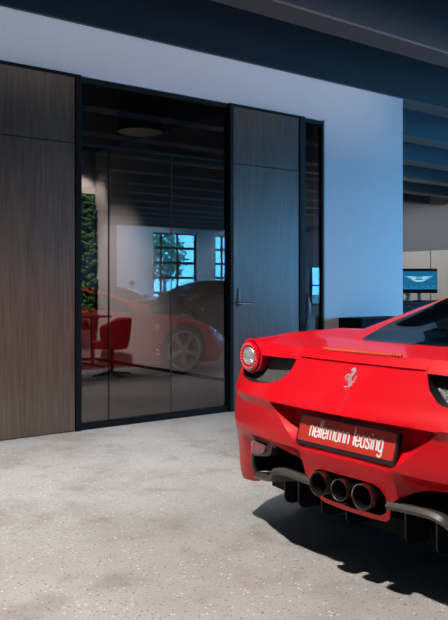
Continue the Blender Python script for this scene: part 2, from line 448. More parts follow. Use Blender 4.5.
def wheel(name, car, x, y, r, w, side, rimmat):
    """tyre + rim, axis along y"""
    Mx = Matrix.Translation((x, y, r)) @ Matrix.Rotation(-side*PI/2, 4, 'X')      # local z -> outward
    rr = r*.79
    t = MB().lathe([(rr, -w/2), (r*.95, -w/2-.005), (r, -w/2+.03), (r, w/2-.03), (r*.95, w/2+.005), (rr, w/2), (rr-.02, w/2-.02), (rr-.02, -w/2+.02)], Mx, 48, True).build('tyre', M['tyre'], car, True)
    rim = MB().lathe([(rr+.004, w/2+.004), (rr-.018, w/2), (rr-.03, w/2-.03), (rr-.035, -w/2+.02)], Mx, 48)
    for k in range(5):
        a = 2*PI*k/5 + .3
        for e in (-1, 1):
            R = Mx @ Matrix.Rotation(a + e*.055, 4, 'Z')
            rim.prism([(.03, -.016), (rr-.02, -.012+e*.012), (rr-.02, .014+e*.012), (.03, .016)], R, w/2-.045, w/2-.008)
        R = Mx @ Matrix.Rotation(a, 4, 'Z'); rim.prism([(.02, -.028), (.10, -.024), (.10, .024), (.02, .028)], R, w/2-.05, w/2-.006)
    rim.lathe([(.0, w/2-.002), (.05, w/2-.004), (.062, w/2-.03), (.07, w/2-.06)], Mx, 24)
    rim.build('rim', rimmat, t, True)
    dk = MB().lathe([(.0, w/2-.10), (.17, w/2-.10), (.17, w/2-.13), (.0, w/2-.13)], Mx, 32); dk.build('brake_disc', M['grey'], t, True)
    MB().lathe([(.17, w/2-.14), (rr-.03, w/2-.14), (rr-.03, w/2-.145), (0, w/2-.145)], Mx, 32).build('brake_shield', M['void'], t)
    MB().lathe([(0, w/2+.001), (.024, w/2+.001), (.028, w/2-.006)], Mx, 20).build('hub_cap', M['yellow'], t)

GLY = {'n': (.42, [[(0,0),(0,1)], [(0,.72),(.05,.9),(.18,.98),(.33,.92),(.40,.75),(.40,0)]]),
       'e': (.42, [[(.02,.50),(.40,.50),(.40,.78),(.32,.94),(.2,.99),(.08,.94),(0,.78),(0,.2),(.08,.05),(.2,0),(.33,.05),(.40,.2),(.40,.27)]]),
       'l': (.02, [[(0,0),(0,1.62)]]),
       'm': (.78, [[(0,0),(0,1)], [(0,.72),(.05,.9),(.17,.98),(.31,.92),(.37,.75),(.37,0)], [(.37,.72),(.42,.9),(.54,.98),(.68,.92),(.75,.75),(.75,0)]]),
       'a': (.42, [[(.40,1),(.40,0)], [(.40,.75),(.33,.93),(.2,.99),(.08,.94),(0,.78),(0,.2),(.08,.05),(.2,0),(.33,.06),(.40,.25)]]),
       's': (.36, [[(.34,.74),(.31,.92),(.17,.99),(.04,.92),(.02,.74),(.08,.60),(.28,.42),(.35,.26),(.31,.07),(.17,0),(.03,.07),(0,.24)]]),
       'i': (.02, [[(0,0),(0,1)], [(0,1.2),(0,1.38)]]),
       'g': (.42, [[(.40,1),(.40,-.25),(.33,-.42),(.2,-.47),(.05,-.42),(0,-.28)], [(.40,.75),(.33,.93),(.2,.99),(.08,.94),(0,.78),(0,.2),(.08,.05),(.2,0),(.33,.06),(.40,.25)]])}
def lettering(text, M_, size, sw=.155, gap=.215):
    mb = MB(); x = 0
    for ch in text:
        if ch == ' ': x += .42; continue
        w, st = GLY[ch]
        for p in st:
            q = [(x+a, b) for a, b in p]
            ww = sw
            if ch == 'l': q = [(x, 0), (x, .95), (x, 1.62)]; ww = [sw, sw, sw*.55]
            elif len(q) > 3: q = [tuple(a) for a in catmull(q, 4)]
            ww = [a*size for a in ww] if isinstance(ww, list) else ww*size
            mb.ribbon([(a*size, b*size) for a, b in q], ww, M_, 0, .0012)
        x += w + gap
    return mb, x*size

def make_car(loc, rz, paint, label, cat, group=None, name='sports_car', full=True, scale=(1, 1, 1)):
    car = empty(name, loc, rz); car.scale = scale
    tag(car, label, cat, group)
    P, F, P2, F2, topb = SK
    mirror_mesh('body_shell', [(P, F), (P2, F2)], paint, car, angle=32)
    mirror_mesh('roof_shell', [(GHV, GHR['body'])], paint, car, angle=30)
    mirror_mesh('rear_window', [(GHV, GHR['rear_window'])], M['carglass'], car)
    mirror_mesh('windscreen', [(GHV, GHR['windscreen'])], M['carglass'], car)
    for sd in (1, -1): mirror_mesh('side_window', [(GHV, GHR['side_window'])], M['carglass'], car, (sd,))
    # cabin tub, engine deck and seats seen through the glass
    tub = MB()
    xs = np.linspace(.58, 3.18, 30)
    ring = lambda z, k: [(x, (I(x, GX, GYB)-.035)*k, z) for x in xs] + [(x, -(I(x, GX, GYB)-.035)*k, z) for x in xs[::-1]]
    n = len(xs)*2
    top_r = [(a, b, T(a, b)-.004) for a, b, _ in ring(0, 1.0)]
    tub.add(top_r + ring(.35, .93), [(i, (i+1) % n, n+(i+1) % n, n+i) for i in range(n)] + [tuple(range(n, 2*n))])
    tub.build('cabin_tub', M['void'], car)
    eng = MB().box(.66, 1.45, -.30, .30, .36, .80).box(.75, 1.4, -.24, -.04, .8, .85).box(.75, 1.4, .04, .24, .8, .85); eng.build('engine_cover', M['leather'], car, bevel=.02)
    MB().box(1.55, 1.60, -.66, .66, .36, .93).build('bulkhead', M['leather'], car, bevel=.02)
    for sd in (1, -1):
        s_ = MB(); Q = axes((1.72, sd*.36, .38), (1, 0, 0), (0, 0, 1))
        s_.prism(rnd([(0,.05),(-.10,.60),(-.06,.74),(.06,.74),(.10,.60),(.17,.22),(.55,.20),(.58,.05)], .2), Q, -.22, .22)
        s_.build('seat', M['leather'], car, True, .03)
    MB().prism(rnd([(2.55,.40),(2.5,.74),(2.6,.80),(3.1,.80),(3.15,.40)], .2), axes((0, 0, 0), (1, 0, 0), (0, 0, 1)), -.62, .62).build('dashboard', M['leather'], car, True)
    # arches, undertray
    for xc, r in ((AX_R, .375), (AX_F, .37)):
        for sd in (1, -1):
            a = MB(); ang = np.linspace(math.asin((.18-WZ)/r), PI-math.asin((.18-WZ)/r), 28); vs = []
            for t in ang:
                x = xc - r*math.cos(t); z = WZ + r*math.sin(t); p = skin(s_of_x(x), z); vs += [(p[0], sd*p[1], p[2]), (p[0], sd*.58, p[2])]
            a.add(vs, [(2*i, 2*i+1, 2*i+3, 2*i+2) for i in range(len(ang)-1)] + [tuple(2*i+1 for i in range(len(ang)))])
            a.build('arch_liner', M['void'], car, True)
    ut = MB(); us = [s for s in np.linspace(s_of_y(.76), SEND, 70)]
    e = [skin(s, .2) for s in us]
    for z in (.17, .30):
        pass
    ring_ = [(p[0]+ (.06 if p[0] < .6 else 0), p[1]-.03) for p in e]
    def uy(p):      # keep clear of the wheels
        x, y = p
        return min(y, .55) if abs(x-AX_R) < .37 or abs(x-AX_F) < .37 else y
    lft = [(x, max(0, uy((x, y)))) for x, y in ring_]
    lft = [(.34, .0), (.36, .45)] + [q for q in lft if q[0] > .42]
    full_ = lft + [(x, -y) for x, y in lft[::-1]]
    ut.prism(full_, Matrix(), .145, .215); ut.build('undertray', M['void'], car)
    # wheels
    for x, r, w, yo in ((AX_R, RW, .295, .945), (AX_F, FW_, .245, .935)):
        for sd in (1, -1): wheel('wheel', car, x, sd*(yo-w/2), r, w, sd, M['rim'])
    # tail lamps
    for sd in (1, -1):
        c = (.132, sd*.728, .861); A = axes(c, (0, sd*1, 0), (0, 0, 1)); Mz = Matrix.Translation(c) @ Matrix.Rotation(-PI/2, 4, 'Y')
        pod = MB(); pr = ((.0, -.012), (.070, -.004), (.078, 0), (.084, -.005), (.086, -.03), (.074, -.10), (.058, -.20), (.046, -.34)); pv = []
        for r, h in pr:        # the housing tapers forward under a level upper edge
            for k in range(40):
                w = 2*PI*k/40; pv.append((c[0]-h, c[1]+r*math.sin(w), c[2]+r*math.cos(w)+(.086-r if h < -.04 else 0)))
        pod.add(pv, [(i*40+k, i*40+(k+1) % 40, (i+1)*40+(k+1) % 40, (i+1)*40+k) for i in range(len(pr)-1) for k in range(40)])
        tl = pod.build('tail_lamp', M['lens'], car, True)
        MB().lathe([(.070, .000), (.072, .006), (.060, .014), (.047, .010), (.043, -.004)], Mz, 48).build('lamp_ring', M['lens'], tl, True)
        dots = MB()
        for k in range(24):
            w = 2*PI*k/24; q = Mz @ Vector((.0585*math.cos(w), .0585*math.sin(w), .013))
            dots.lathe([(0, .004), (.0035, .003), (.0045, 0)], Matrix.Translation(q) @ Matrix.Rotation(-PI/2, 4, 'Y'), 8)
        dots.build('lamp_beads', M['lensrib'], tl, True)
        ch = MB().lathe([(.043, .008), (.040, .012), (.030, .004), (.022, .010), (.012, .012), (0, .006)], Mz, 32)
        for k in range(16):
            w = 2*PI*k/16; a = Mz @ Vector((.022*math.cos(w), .022*math.sin(w), .010)); b = Mz @ Vector((.043*math.cos(w), .043*math.sin(w), .012)); ch.tube([a, b], .0022, 6)
        ch.build('reversing_lamp', M['lampsilver'], tl, True)
        # mesh vents below the lamps: rim wall + grille
        pts = dense(to_s(MESHV), .015); o3 = [skin(s, z) for s, z in pts]; i3 = [p + np.array([.055, 0, 0]) for p in o3]
        n = len(pts); fl = lambda L_: [(p[0], sd*p[1], p[2]) for p in L_]
        MB().add(fl(o3)+fl(i3), [(i, (i+1) % n, n+(i+1) % n, n+i) for i in range(n)]).build('vent_rim', M['black'], car, True)
        tri = geometry.tessellate_polygon([[Vector((s, z, 0)) for s, z in pts]])
        MB().add(fl([p + np.array([.05, 0, 0]) for p in o3]), [tuple(t) for t in tri]).build('vent_grille', M['mesh'], car)
        # lower outlet: dark pocket, grey surround, reflector
        low = to_s(VENT); o3 = [skin(s, z) for s, z in dense(low, .02, False)]
        i3 = [p + np.array([.26, -.02, 0]) for p in o3]; n = len(o3)
        pk = MB().add(fl(o3)+fl(i3), [(i, i+1, n+i+1, n+i) for i in range(n-1)])
        pk.add(fl(i3), [tuple(range(n))]); pk.build('outlet_duct', M['void'], car, True)
        rimp = [skin(s, z) + np.array([.006, 0, 0]) for s, z in dense(to_s([(.50,.466),(.56,.476),(.655,.488),(.70,.468),(.742,.36),(.754,.326),(.750,.282)]), .02, False)]
        MB().tube(fl(rimp), .012, 8).build('outlet_surround', M['grey'], car, True)
        rf = to_s([(.525,.466),(.645,.484),(.695,.458),(.722,.375),(.60,.395),(.56,.42)])
        r3 = [skin(s, z) + np.array([-.006, 0, 0]) for s, z in rf]; b3 = [p + np.array([.06, 0, 0]) for p in r3]; n = len(r3)
        MB().add(fl(r3)+fl(b3), [tuple(range(n))] + [(i, (i+1) % n, n+(i+1) % n, n+i) for i in range(n)]).build('reflector_housing', M['grey'], car)
        rf = to_s([(.553,.461),(.640,.474),(.682,.448),(.703,.392),(.61,.408),(.580,.428)])
        r3 = [skin(s, z) + np.array([-.030, .004, 0]) for s, z in rf]; b3 = [p + np.array([.04, 0, 0]) for p in r3]
        MB().add(fl(r3)+fl(b3), [tuple(range(n))] + [(i, (i+1) % n, n+(i+1) % n, n+i) for i in range(n)]).build('reflector', M['reflector'], car)
        # diffuser blade and fins
        bl = [(.20,.366),(.26,.371),(.34,.376),(.41,.376),(.46,.362),(.52,.318),(.58,.300),(.68,.284),(.755,.268)]
        bl = [tuple(a) for a in catmull(bl, 5)]
        mbv = []; 
        for y, z in bl:
            p = skin(s_of_y(y), max(z, .25), False); x0 = I(z, [.27, .30, .37], [p[0]-.005, p[0]-.01, .035+(.02 if y > .5 else 0)])
            x0 = min(x0, p[0]) - .004
            mbv += [(x0+.012, sd*y, z+.016), (x0, sd*y, z+.002), (x0+.010, sd*y, z-.014), (x0+.55, sd*y, z*.4+.10-.01), (x0+.55, sd*y, z*.4+.10+.01), (x0+.20, sd*y, z-.008)]
        MB().add(mbv, [(6*i+k, 6*i+(k+1) % 6, 6*(i+1)+(k+1) % 6, 6*(i+1)+k) for i in range(len(bl)-1) for k in range(6)] + [tuple(range(6)), tuple(6*(len(bl)-1)+k for k in range(6))]).build('diffuser', M['grey'], car, True)
        for y, zt, x0 in ((.555, .31, .20), (.46, .36, .20), (.31, .37, .20), (.16, .30, .20)):
            q = axes((0, sd*y, 0), (1, 0, 0), (0, 0, 1))
            MB().prism([(x0, zt), (x0, .20), (x0+.012, .18), (x0+.04, .168), (x0+.35, .16), (x0+.35, zt*.4+.12)], q, -.004, .004).build('diffuser_fin', M['black'], car)
        # mirror, headlamp, badge, door line
        mr = MB(); Q = axes((2.78, sd*.98, .90), (1, 0, 0), (0, sd*1, 0))
        mr.lathe([(0, -.055), (.05, -.05), (.085, -.02), (.09, .01), (.07, .045), (.0, .055)], Matrix.Translation((2.80, sd*1.0, .91)) @ Matrix.Diagonal((1.0, 1.15, 1, 1)), 20)
        mr.tube([(2.84, sd*.86, .84), (2.82, sd*.93, .875), (2.81, sd*.96, .89)], .018, 8)
        mr.build('wing_mirror', paint, car, True)
        hp = [(3.92,.60),(4.0,.665),(4.12,.645),(4.26,.575),(4.30,.53),(4.16,.56)]
        MB().add([(lambda p: (p[0], sd*(p[1]), p[2]))(skin(s_of_x(x), min(z, T(x, .8)-.005)) + np.append(np.array([np.interp(s_of_x(x), PS, PN[:, 0]), np.interp(s_of_x(x), PS, PN[:, 1])])*.004, 0)) for x, z in hp], [tuple(range(6))]).build('headlamp', M['chrome'], car)
        sh = [(-.035,.045),(.035,.045),(.035,-.01),(.02,-.035),(0,-.05),(-.02,-.035),(-.035,-.01)]
        bp = skin(s_of_x(3.08), .66)
        MB().prism(sh, axes((bp[0], sd*(bp[1]+.002), .66), (1, 0, 0), (0, 0, 1)), -.004, .004).build('fender_badge', M['yellow'], car)
        for x in (1.62, 2.86):
            MB().tube([(lambda p: (p[0], sd*(p[1]-.001), p[2]))(skin(s_of_x(x + .05*(z-.3)), z)) for z in np.linspace(.2, .80, 14)], .003, 6).build('door_seam', M['void'], car)
    # third brake light on the lid
    br = MB(); hs = MB()
    ln = [(y, .118 + .10*abs(y)**2) for y in np.linspace(-.205, .205, 28)]
    hs.tube([(x, y, T(x, y)+.004) for y, x in ln], .008, 8); hb = hs.build('brake_light', M['lens'], car, True)
    for y, x in ln:
        br.lathe([(0, .006), (.004, .005), (.0066, 0)], Matrix.Translation((x-.006, y, T(x, y)+.007)) @ Matrix.Rotation(-.7, 4, 'Y'), 8)
    br.build('light_beads', M['amber'], hb, True)
    # engine cover edge and rear screen foot
    # exhaust
    ovs = dense(to_s(OVAL), .012, False); o3 = [skin(s, z) for s, z in ovs]
    lo = [(p[0], p[1], p[2]) for p in o3] + [(p[0], -p[1], p[2]) for p in o3[::-1][1:-1]]
    n = len(lo); i3 = [(a+.12, b, c) for a, b, c in lo]
    MB().add(lo + i3, [(i, (i+1) % n, n+(i+1) % n, n+i) for i in range(n)] + [tuple(range(n, 2*n))]).build('exhaust_recess', M['void'], car, True)
    for y, r in ((.124, .051), (.005, .044), (-.115, .051)):
        Mz = Matrix.Translation((-.004, y, .388)) @ Matrix.Rotation(-PI/2, 4, 'Y')
        ex = MB().lathe([(r*.90, -.16), (r*.96, -.03), (r, -.004), (r*.985, .002), (r*.93, 0), (r*.88, -.02), (r*.86, -.16)], Mz, 36).build('exhaust_pipe', M['exhaust'], car, True)
        MB().lathe([(0, -.12), (r*.88, -.12)], Mz, 24).build('pipe_bore', M['void'], ex)
    # plate: holder, plate, lettering
    A = axes((.0265, 0, .594), (0, -1, 0), (.036, 0, .124))        # x right (towards -y), y up, z = outward
    hold = MB().prism(rnd([(-.268,-.064),(.268,-.064),(.268,.064),(-.268,.064)], .06), A, -.012, .004).build('plate_holder', M['black'], car, bevel=.002)
    if full:
        MB().prism(rnd([(-.258,-.048),(.258,-.048),(.258,.056),(-.258,.056)], .04), A, .004, .0062).build('registration_plate', M['plate'], hold)
        tx, w = lettering('nellemann leasing', Matrix(), .0432)
        B = A @ Matrix.Translation((-w/2+.008, -.022, .0062))
        tx, w = lettering('nellemann leasing', B, .0432); tx.build('plate_lettering', M['white'], hold)
        # prancing horse
        o = rear_pt(0, .826, .001); H = axes(o, (0, -1, 0), (.42, 0, .9)); k = .104/330.
        pt = lambda L_: [((x-215)*k, (260-y)*k) for x, y in L_]
        hs = MB()
        for pts_, ws_ in (([(186,150),(205,138),(232,118),(248,128)], [14,24,34,20]),                 # head
                          ([(240,118),(250,150),(238,185),(212,218)], [26,42,44,40]),                  # neck
                          ([(256,120),(268,150),(258,180),(244,206)], [8,14,16,8]),                    # mane
                          ([(200,205),(206,250),(222,300),(236,335)], [34,52,54,40]),                  # trunk
                          ([(222,320),(250,308),(272,318)], [30,50,34]),                               # rump
                          ([(205,232),(172,208),(150,206),(128,236),(124,256)], [26,20,15,11,13]),     # raised foreleg
                          ([(196,246),(172,252),(156,262),(150,288)], [20,14,11,12]),                  # second foreleg
                          ([(268,322),(240,352),(222,372),(196,412)], [34,22,13,16]),                  # hind leg
                          ([(228,344),(200,368),(178,372),(156,370)], [28,15,11,14]),                  # hind leg kicking
                          ([(270,308),(288,286),(290,252),(300,216),(310,222)], [12,13,16,14,6])):      # tail
            hs.ribbon([tuple(q) for q in catmull(pt(pts_), 5)], [float(a)*k for a in np.interp(np.linspace(0, len(ws_)-1, (len(ws_)-1)*5+1), range(len(ws_)), ws_)], H, -.001, .003)
        hs.build('horse_emblem', M['emblem'], car, False, .0008)
    return car

# ------------------------------------------------------------------ room
OFF_H = 2.945; WALL_H = 3.37
fl = box('floor', M['floor'], -8, 21.2, -19.3, 16, -.12, 0); struct(fl)
struct(box('ceiling', M['ceiling'], -8, 21.2, -19.3, 16, 4.0, 4.12))
for k in range(-13, 12):
    y = k*1.372 + .012
    x1 = 21.0 if k < 0 else 17.0
    if k == 5: x1 = 16.4
    if k > 5: continue
    b_ = struct(box('trim_%d' % (k+14), M['beam'] if k <= 0 else M['beamdaylit'], -8, x1, y, y+.27, WALL_H+.02, 4.0))
    box('bounce_lit_strip', M['soffit'], -8, x1, y-.004, y+.274, WALL_H, WALL_H+.02, b_)
# front wall of the office: over the opening and to its right, with a thin bright top edge
w = MB().box(-8, 5.632, 0, .15, OFF_H, WALL_H).box(5.632, 6.923, 0, .15, 0, WALL_H).box(-8, .9, 0, .15, 0, OFF_H)
struct(w.build('wall_office', M['plaster']))
struct(box('trim_30', M['plaster'], -8, 6.923, -.006, .0, WALL_H-.012, WALL_H))
struct(box('trim_31', M['panel'], 5.632, 5.650, -.012, 0, 0, OFF_H+.012))
# office shell
struct(box('wall_partition', M['officewall'], 5.654, 5.80, .15, 5.3, 0, 3.36))
struct(box('wall_back', M['officewall'], .5, 5.654, 5.2, 5.3, 0, 3.36))
struct(box('wall_left', M['officewall'], .4, .5, .15, 5.3, 0, 3.36))
struct(box('floor_carpet', M['carpet'], .5, 5.654, .15, 5.2, 0, .006))
struct(box('ceiling_office', M['ceiling'], .5, 5.654, .15, 5.2, 3.36, 3.368))
struct(box('baseboard_partition', M['frame'], 5.638, 5.654, .15, 5.2, .006, .05))
struct(box('baseboard_back', M['frame'], .5, 5.638, 5.184, 5.2, .006, .05))

# facade: wooden panels, smoked glazing, wooden door
def panel_unit(name, x0, x1, post_l, post_r):
    r = empty(name, ((x0+x1)/2, 0, 0)); r['kind'] = 'structure'
    ox = (x0+x1)/2
    box('leaf', M['wood'], x0-ox, x1-ox, -.022, .03, .008, 2.372, r)
    box('transom_panel', M['wood'], x0-ox, x1-ox, -.022, .03, 2.380, OFF_H-.028, r)
    f = MB().box(x0-ox, x1-ox, -.034, .03, OFF_H-.026, OFF_H)
    if post_l: f.box(x0-ox-post_l, x0-ox-.004, -.034, .05, 0, OFF_H)
    if post_r: f.box(x1-ox+.006, x1-ox+post_r, -.034, .05, 0, OFF_H)
    f.build('door_frame', M['frame'], r, bevel=.002)
    MB().box(x0-ox-.004, x1-ox+.006, .0, .03, .0, OFF_H-.03).build('shadow_gap', M['void'], r)
    return r
d1 = panel_unit('door_1', .95, 2.756, .045, .055)
d2 = panel_unit('door_2', 4.41, 5.265, .045, .075)
d2o = d2.location.x
hp = MB().box(4.462-d2o, 4.490-d2o, -.032, -.022, 1.00, 1.175).build('lock_plate', M['gunmetal'], d2, bevel=.002)
hd = MB(); cx = 4.478-d2o
hd.lathe([(.0, .012), (.022, .012), (.025, .0)], Matrix.Translation((cx, -.032, 1.035)) @ Matrix.Rotation(PI/2, 4, 'X'), 24)
hd.tube([(cx, -.03, 1.035), (cx, -.082, 1.035), (cx+.012, -.092, 1.035), (cx+.13, -.092, 1.035)], .0085, 10)
hd.build('door_handle', M['chrome'], d2, True)
def glaze(name, x0, x1, joints, fr, transom=True):
    r = empty(name, ((x0+x1)/2, 0, 0)); r['kind'] = 'structure'; ox = (x0+x1)/2
    f = MB().box(x0-ox, x1-ox, -.012, .05, .0, .055).box(x0-ox, x1-ox, -.012, .05, OFF_H-.045, OFF_H-.012)
    f.box(x0-ox, x0-ox+fr, -.010, .05, .055, OFF_H-.045).box(x1-ox-fr, x1-ox, -.010, .05, .055, OFF_H-.045)
    if transom: f.box(x0-ox+fr, x1-ox-fr, -.004, .04, 2.372, 2.396)
    f.build('window_frame', M['frame'], r)
    xs = [x0+fr] + joints + [x1-fr]
    for a, b in zip(xs[:-1], xs[1:]):
        for z0, z1 in ((.055, 2.372), (2.396, OFF_H-.045)):
            box('pane', M['glass'], a-ox+.0015, b-ox-.0015, .012, .022, z0, z1, r)
    for j in joints:
        MB().box(j-ox-.0015 - (.002 if j < 3.3 else 0), j-ox+.0015, .008, .026, .055, 2.372).build('joint', M['frame'] if j < 3.3 else M['grey'], r)
    return r
glaze('window_1', 2.812, 4.362, [3.091, 3.725], .012)
glaze('window_2', 5.342, 5.632, [], .024, False)

# office furnishing -----------------------------------------------------
mo = empty('moss_picture', (4.9, 5.2, .5))
tag(mo, 'green moss picture hanging on the back wall of the dark glazed office', 'moss picture')
box('backing_board', M['black'], -1.2, .735, -.03, -.002, 0, 2.176, mo)
mm = MB()
for i in range(620):
    x = random.uniform(.735-1.0, .69); z = random.uniform(.04, 2.14); r = random.uniform(.026, .052)
    Mt = Matrix.Translation((x, -.085, z)) @ Matrix.Diagonal((r, .05 + random.random()*.03, r*.9, 1)) @ Matrix.Rotation(random.random()*3, 4, 'Y')
    mm.lathe([(.02, -1), (.5, -.85), (.87, -.5), (1, 0), (.87, .5), (.5, .85), (.02, 1)], Mt, 9)
mo_ = mm.build('moss', M['moss'], mo, True, angle=0); mo_['kind'] = 'stuff'

pe = empty('drum_pendant', (4.64, 2.09, 3.36))
tag(pe, 'large black drum pendant lamp with white round diffuser in the glazed office', 'pendant lamp')
MB().lathe([(.06, 0), (.06, -.02), (.012, -.025), (.012, -.06), (0, -.06)], None, 24).build('canopy', M['black'], pe, True)
MB().lathe([(.0, -.05), (.275, -.05), (.28, -.055), (.28, -.315), (.275, -.32), (.265, -.31)], None, 48).build('lamp_shade', M['black'], pe, True)
MB().lathe([(.266, -.312), (.25, -.318), (0, -.322)], None, 48).build('lamp_diffuser', M['diffuser'], pe, True)

ch = empty('swivel_chair', (4.78, 3.05, .006), math.radians(150)); ch.scale = (.92, .92, 1)
tag(ch, 'red upholstered swivel tub chair behind the smoked glass', 'chair')
tb = MB(); rows = []
for z, k, o in ((.37, .72, 0), (.40, .86, 0), (.50, .96, .0), (.62, 1.02, .0), (.76, 1.06, 0), (.775, 1.0, 0), (.755, .93, 0), (.60, .88, 0), (.47, .82, 0)):
    ring = []
    for a in np.linspace(-.70*PI, .70*PI, 30):
        zz = z if z < .5 else .5 + (z-.5)*(1 - .38*sst(.35*PI, .70*PI, abs(a)))
        ring.append((-.27*k*math.cos(a), .27*k*math.sin(a)*1.02, zz))
    rows.append(ring)
nn = 30
tb.add([p for r in rows for p in r], [(i*nn+j, i*nn+j+1, (i+1)*nn+j+1, (i+1)*nn+j) for i in range(len(rows)-1) for j in range(nn-1)] + [tuple(i*nn for i in range(len(rows))), tuple(i*nn+nn-1 for i in range(len(rows)))])
tb.build('backrest', M['redfabric'], ch, True)
MB().prism(rnd([(-.22,-.21),(.27,-.23),(.27,.23),(-.22,.21)], .3), Matrix(), .38, .47).build('seat', M['redfabric'], ch, True, .02)
MB().lathe([(.05, .38), (.05, .35), (.028, .34), (.028, .06), (.05, .04)], None, 20).build('column', M['black'], ch, True)
for k in range(4):
    a = k*PI/2 + .5; MB().tube([(.03*math.cos(a), .03*math.sin(a), .055), (.30*math.cos(a), .30*math.sin(a), .028)], [.022, .014], 8).build('foot', M['black'], ch, True)

dk = empty('office_desk', (4.5, 4.45, .006))
tag(dk, 'thin black office desk beyond the red swivel chair', 'desk')
box('desk_top', M['blacklam'], -.9, .83, -.4, .4, .735, .76, dk, .003)
for sx in (-.8, .72):
    MB().box(sx-.02, sx+.02, -.34, .34, 0, .03).box(sx-.02, sx+.02, -.03, .03, .03, .735).build('leg', M['black'], dk)

so = empty('wall_socket', (5.654, 3.30, .27))
tag(so, 'small white wall socket low on the office partition', 'socket')
MB().box(-.012, 0, -.04, .04, -.04, .04).build('socket_plate', M['ceramic'], so, bevel=.003)
MB().lathe([(0, .013), (.02, .013), (.02, .012)], Matrix.Rotation(-PI/2, 4, 'Y'), 16).build('socket_insert', M['grey'], so)

# black sideboard in front of the white wall
sb = empty('sideboard', (6.24, -.17, 0))
tag(sb, 'low black sideboard standing against the white wall behind the red car', 'sideboard')
box('carcass', M['blacklam'], -.38, .38, -.14, .165, .05, .835, sb)
box('top_board', M['blacklam'], -.382, .382, -.165, .167, .837, .86, sb, .002)
box('plinth', M['black'], -.36, .36, -.12, .15, 0, .05, sb)
for i in range(2):
    d = box('door', M['blacklam'], -.378+i*.379, -.002+i*.379, -.16, -.142, .055, .828, sb, .002)
    MB().tube([(-.03+i*.065, -.172, .55), (-.03+i*.065, -.172, .72)], .004, 8).build('handle', M['steel'], d)

# rear zone: reception counter with monitor
rc = empty('reception_counter', (9.2, 1.35, 0))
tag(rc, 'tall black reception counter just beyond the end of the white wall', 'counter')
box('counter_top', M['blacklam'], -1.1, 1.2, -.38, .38, .945, .98, rc, .004)
box('counter_front', M['void'], -1.05, 1.15, -.33, -.30, 0, .945, rc)
for sx in (-1.06, 1.13): box('side_panel', M['blacklam'], sx, sx+.03, -.30, .35, 0, .945, rc)
mn = empty('monitor', (8.885, 1.36, .98), math.radians(-42))
tag(mn, 'desktop monitor showing a white winged emblem on a blue screen', 'monitor')
sc_h, sc_w = .36, .60
body = box('monitor_housing', M['black'], -sc_w/2, sc_w/2, 0, .03, .115, .115+sc_h, mn, .004)
A = axes((0, -.001, .115+sc_h/2), (1, 0, 0), (0, 0, 1))
scn = MB().prism([(-.292,-.125),(.292,-.125),(.292,.140),(-.292,.140)], A, .0, .0008).build('screen', M['screen'], mn)
AL = A @ Matrix.Translation((.036, .014, 0)) @ Matrix.Diagonal((.86, .86, 1, 1))
wg = MB()
for sd in (1, -1):
    for k in range(6):       # feathers of the wing
        x1 = .235 - k*.026; y1 = .060 - k*.0135
        wg.ribbon([(sd*.045, .052 - k*.011 - (.006*k if k > 3 else 0)), (sd*(x1*.6), y1*.96-.002), (sd*x1, y1+.004)], [.010, .011, .004], AL, .001, .0016)
    wg.ribbon([(sd*.02, -.024), (sd*.07, -.016), (sd*.11, -.006)], [.014, .012, .004], AL, .001, .0016)
wg.prism([(-.07,.022),(.07,.022),(.07,.052),(-.07,.052)], AL, .001, .0016)
wg.prism([(-.045,-.03),(.045,-.03),(.05,.0),(-.05,.0)], AL, .001, .0016)
wg.build('winged_emblem', M['screenmark'], scn)
MB().prism([(-.06,.027),(.06,.027),(.06,.047),(-.06,.047)], AL, .0017, .0022).build('emblem_bar', M['screendim'], scn)
ic = MB()
for k in range(7): ic.prism([(-.26+k*.08+.012,-.085),(-.26+k*.08+.04,-.085),(-.26+k*.08+.04,-.071),(-.26+k*.08+.012,-.071)], A, .001, .0015)
ic.prism([(-.26,-.108),(.27,-.108),(.27,-.103),(-.26,-.103)], A, .001, .0015)
ic.build('screen_icons', M['screendim'], scn)
MB().box(.02, .07, .031, .055, 0, .25).build('stand', M['ceramic'], mn)
MB().box(-.06, .14, -.04, .12, 0, .012).build('stand_foot', M['steel'], mn, bevel=.003)
cb = MB().tube([tuple(p) for p in catmull([(8.82,1.52,1.15),(8.79,1.50,1.09),(8.83,1.47,1.06),(8.80,1.45,1.03),(8.74,1.46,.995),(8.66,1.48,.988)], 6)], .006, 8).build('power_cable', M['cable'], None, True)
tag(cb, 'curled black cable hanging down behind the monitor onto the counter', 'cable')
pp = empty('potted_plant', (9.0, 1.6, .98))
tag(pp, 'small green plant in a white pot on the counter behind the monitor', 'plant')
MB().lathe([(0, 0), (.035, 0), (.045, .07), (.04, .07), (.035, .055), (0, .055)], None, 20).build('pot', M['ceramic'], pp, True)
lv = MB()
for k in range(12):
    a = k*2.4; l = .10 + .05*random.random(); d = Vector((math.cos(a), math.sin(a), 0)); t = d.cross(Vector((0, 0, 1)))
    p = [d*.01 + Vector((0, 0, .05)), d*l*.4 + Vector((0, 0, .05+l*.8)), d*l*.75 + Vector((0, 0, .05+l))]
    lv.add([p[0]-t*.004, p[0]+t*.004, p[1]+t*.012, p[1]-t*.012, p[2]], [(0, 1, 2, 3), (3, 2, 4)])
lv.build('leaves', M['leaf'], pp)

# end walls of the rear zone
struct(box('wall_right', M['greywall'], 17, 17.12, 0.3, 16, 0, 4.0))
pw = MB()
for k in range(8): pw.box(16.96, 17.0, 4.3+k*1.5, 5.77+k*1.5, .02, 2.17)
struct(pw.build('wall_right_panelling', M['panel']))
struct(box('wall_return', M['greywall'], 17.12, 21.2, .3, .42, 0, 4.0))
struct(box('wall_rear', M['greywall'], -8, 17.12, 15.9, 16, 0, 4.0))
struct(box('wall_side', M['charcoal'], -8.1, -8, -19.3, 16, 0, 4.0))

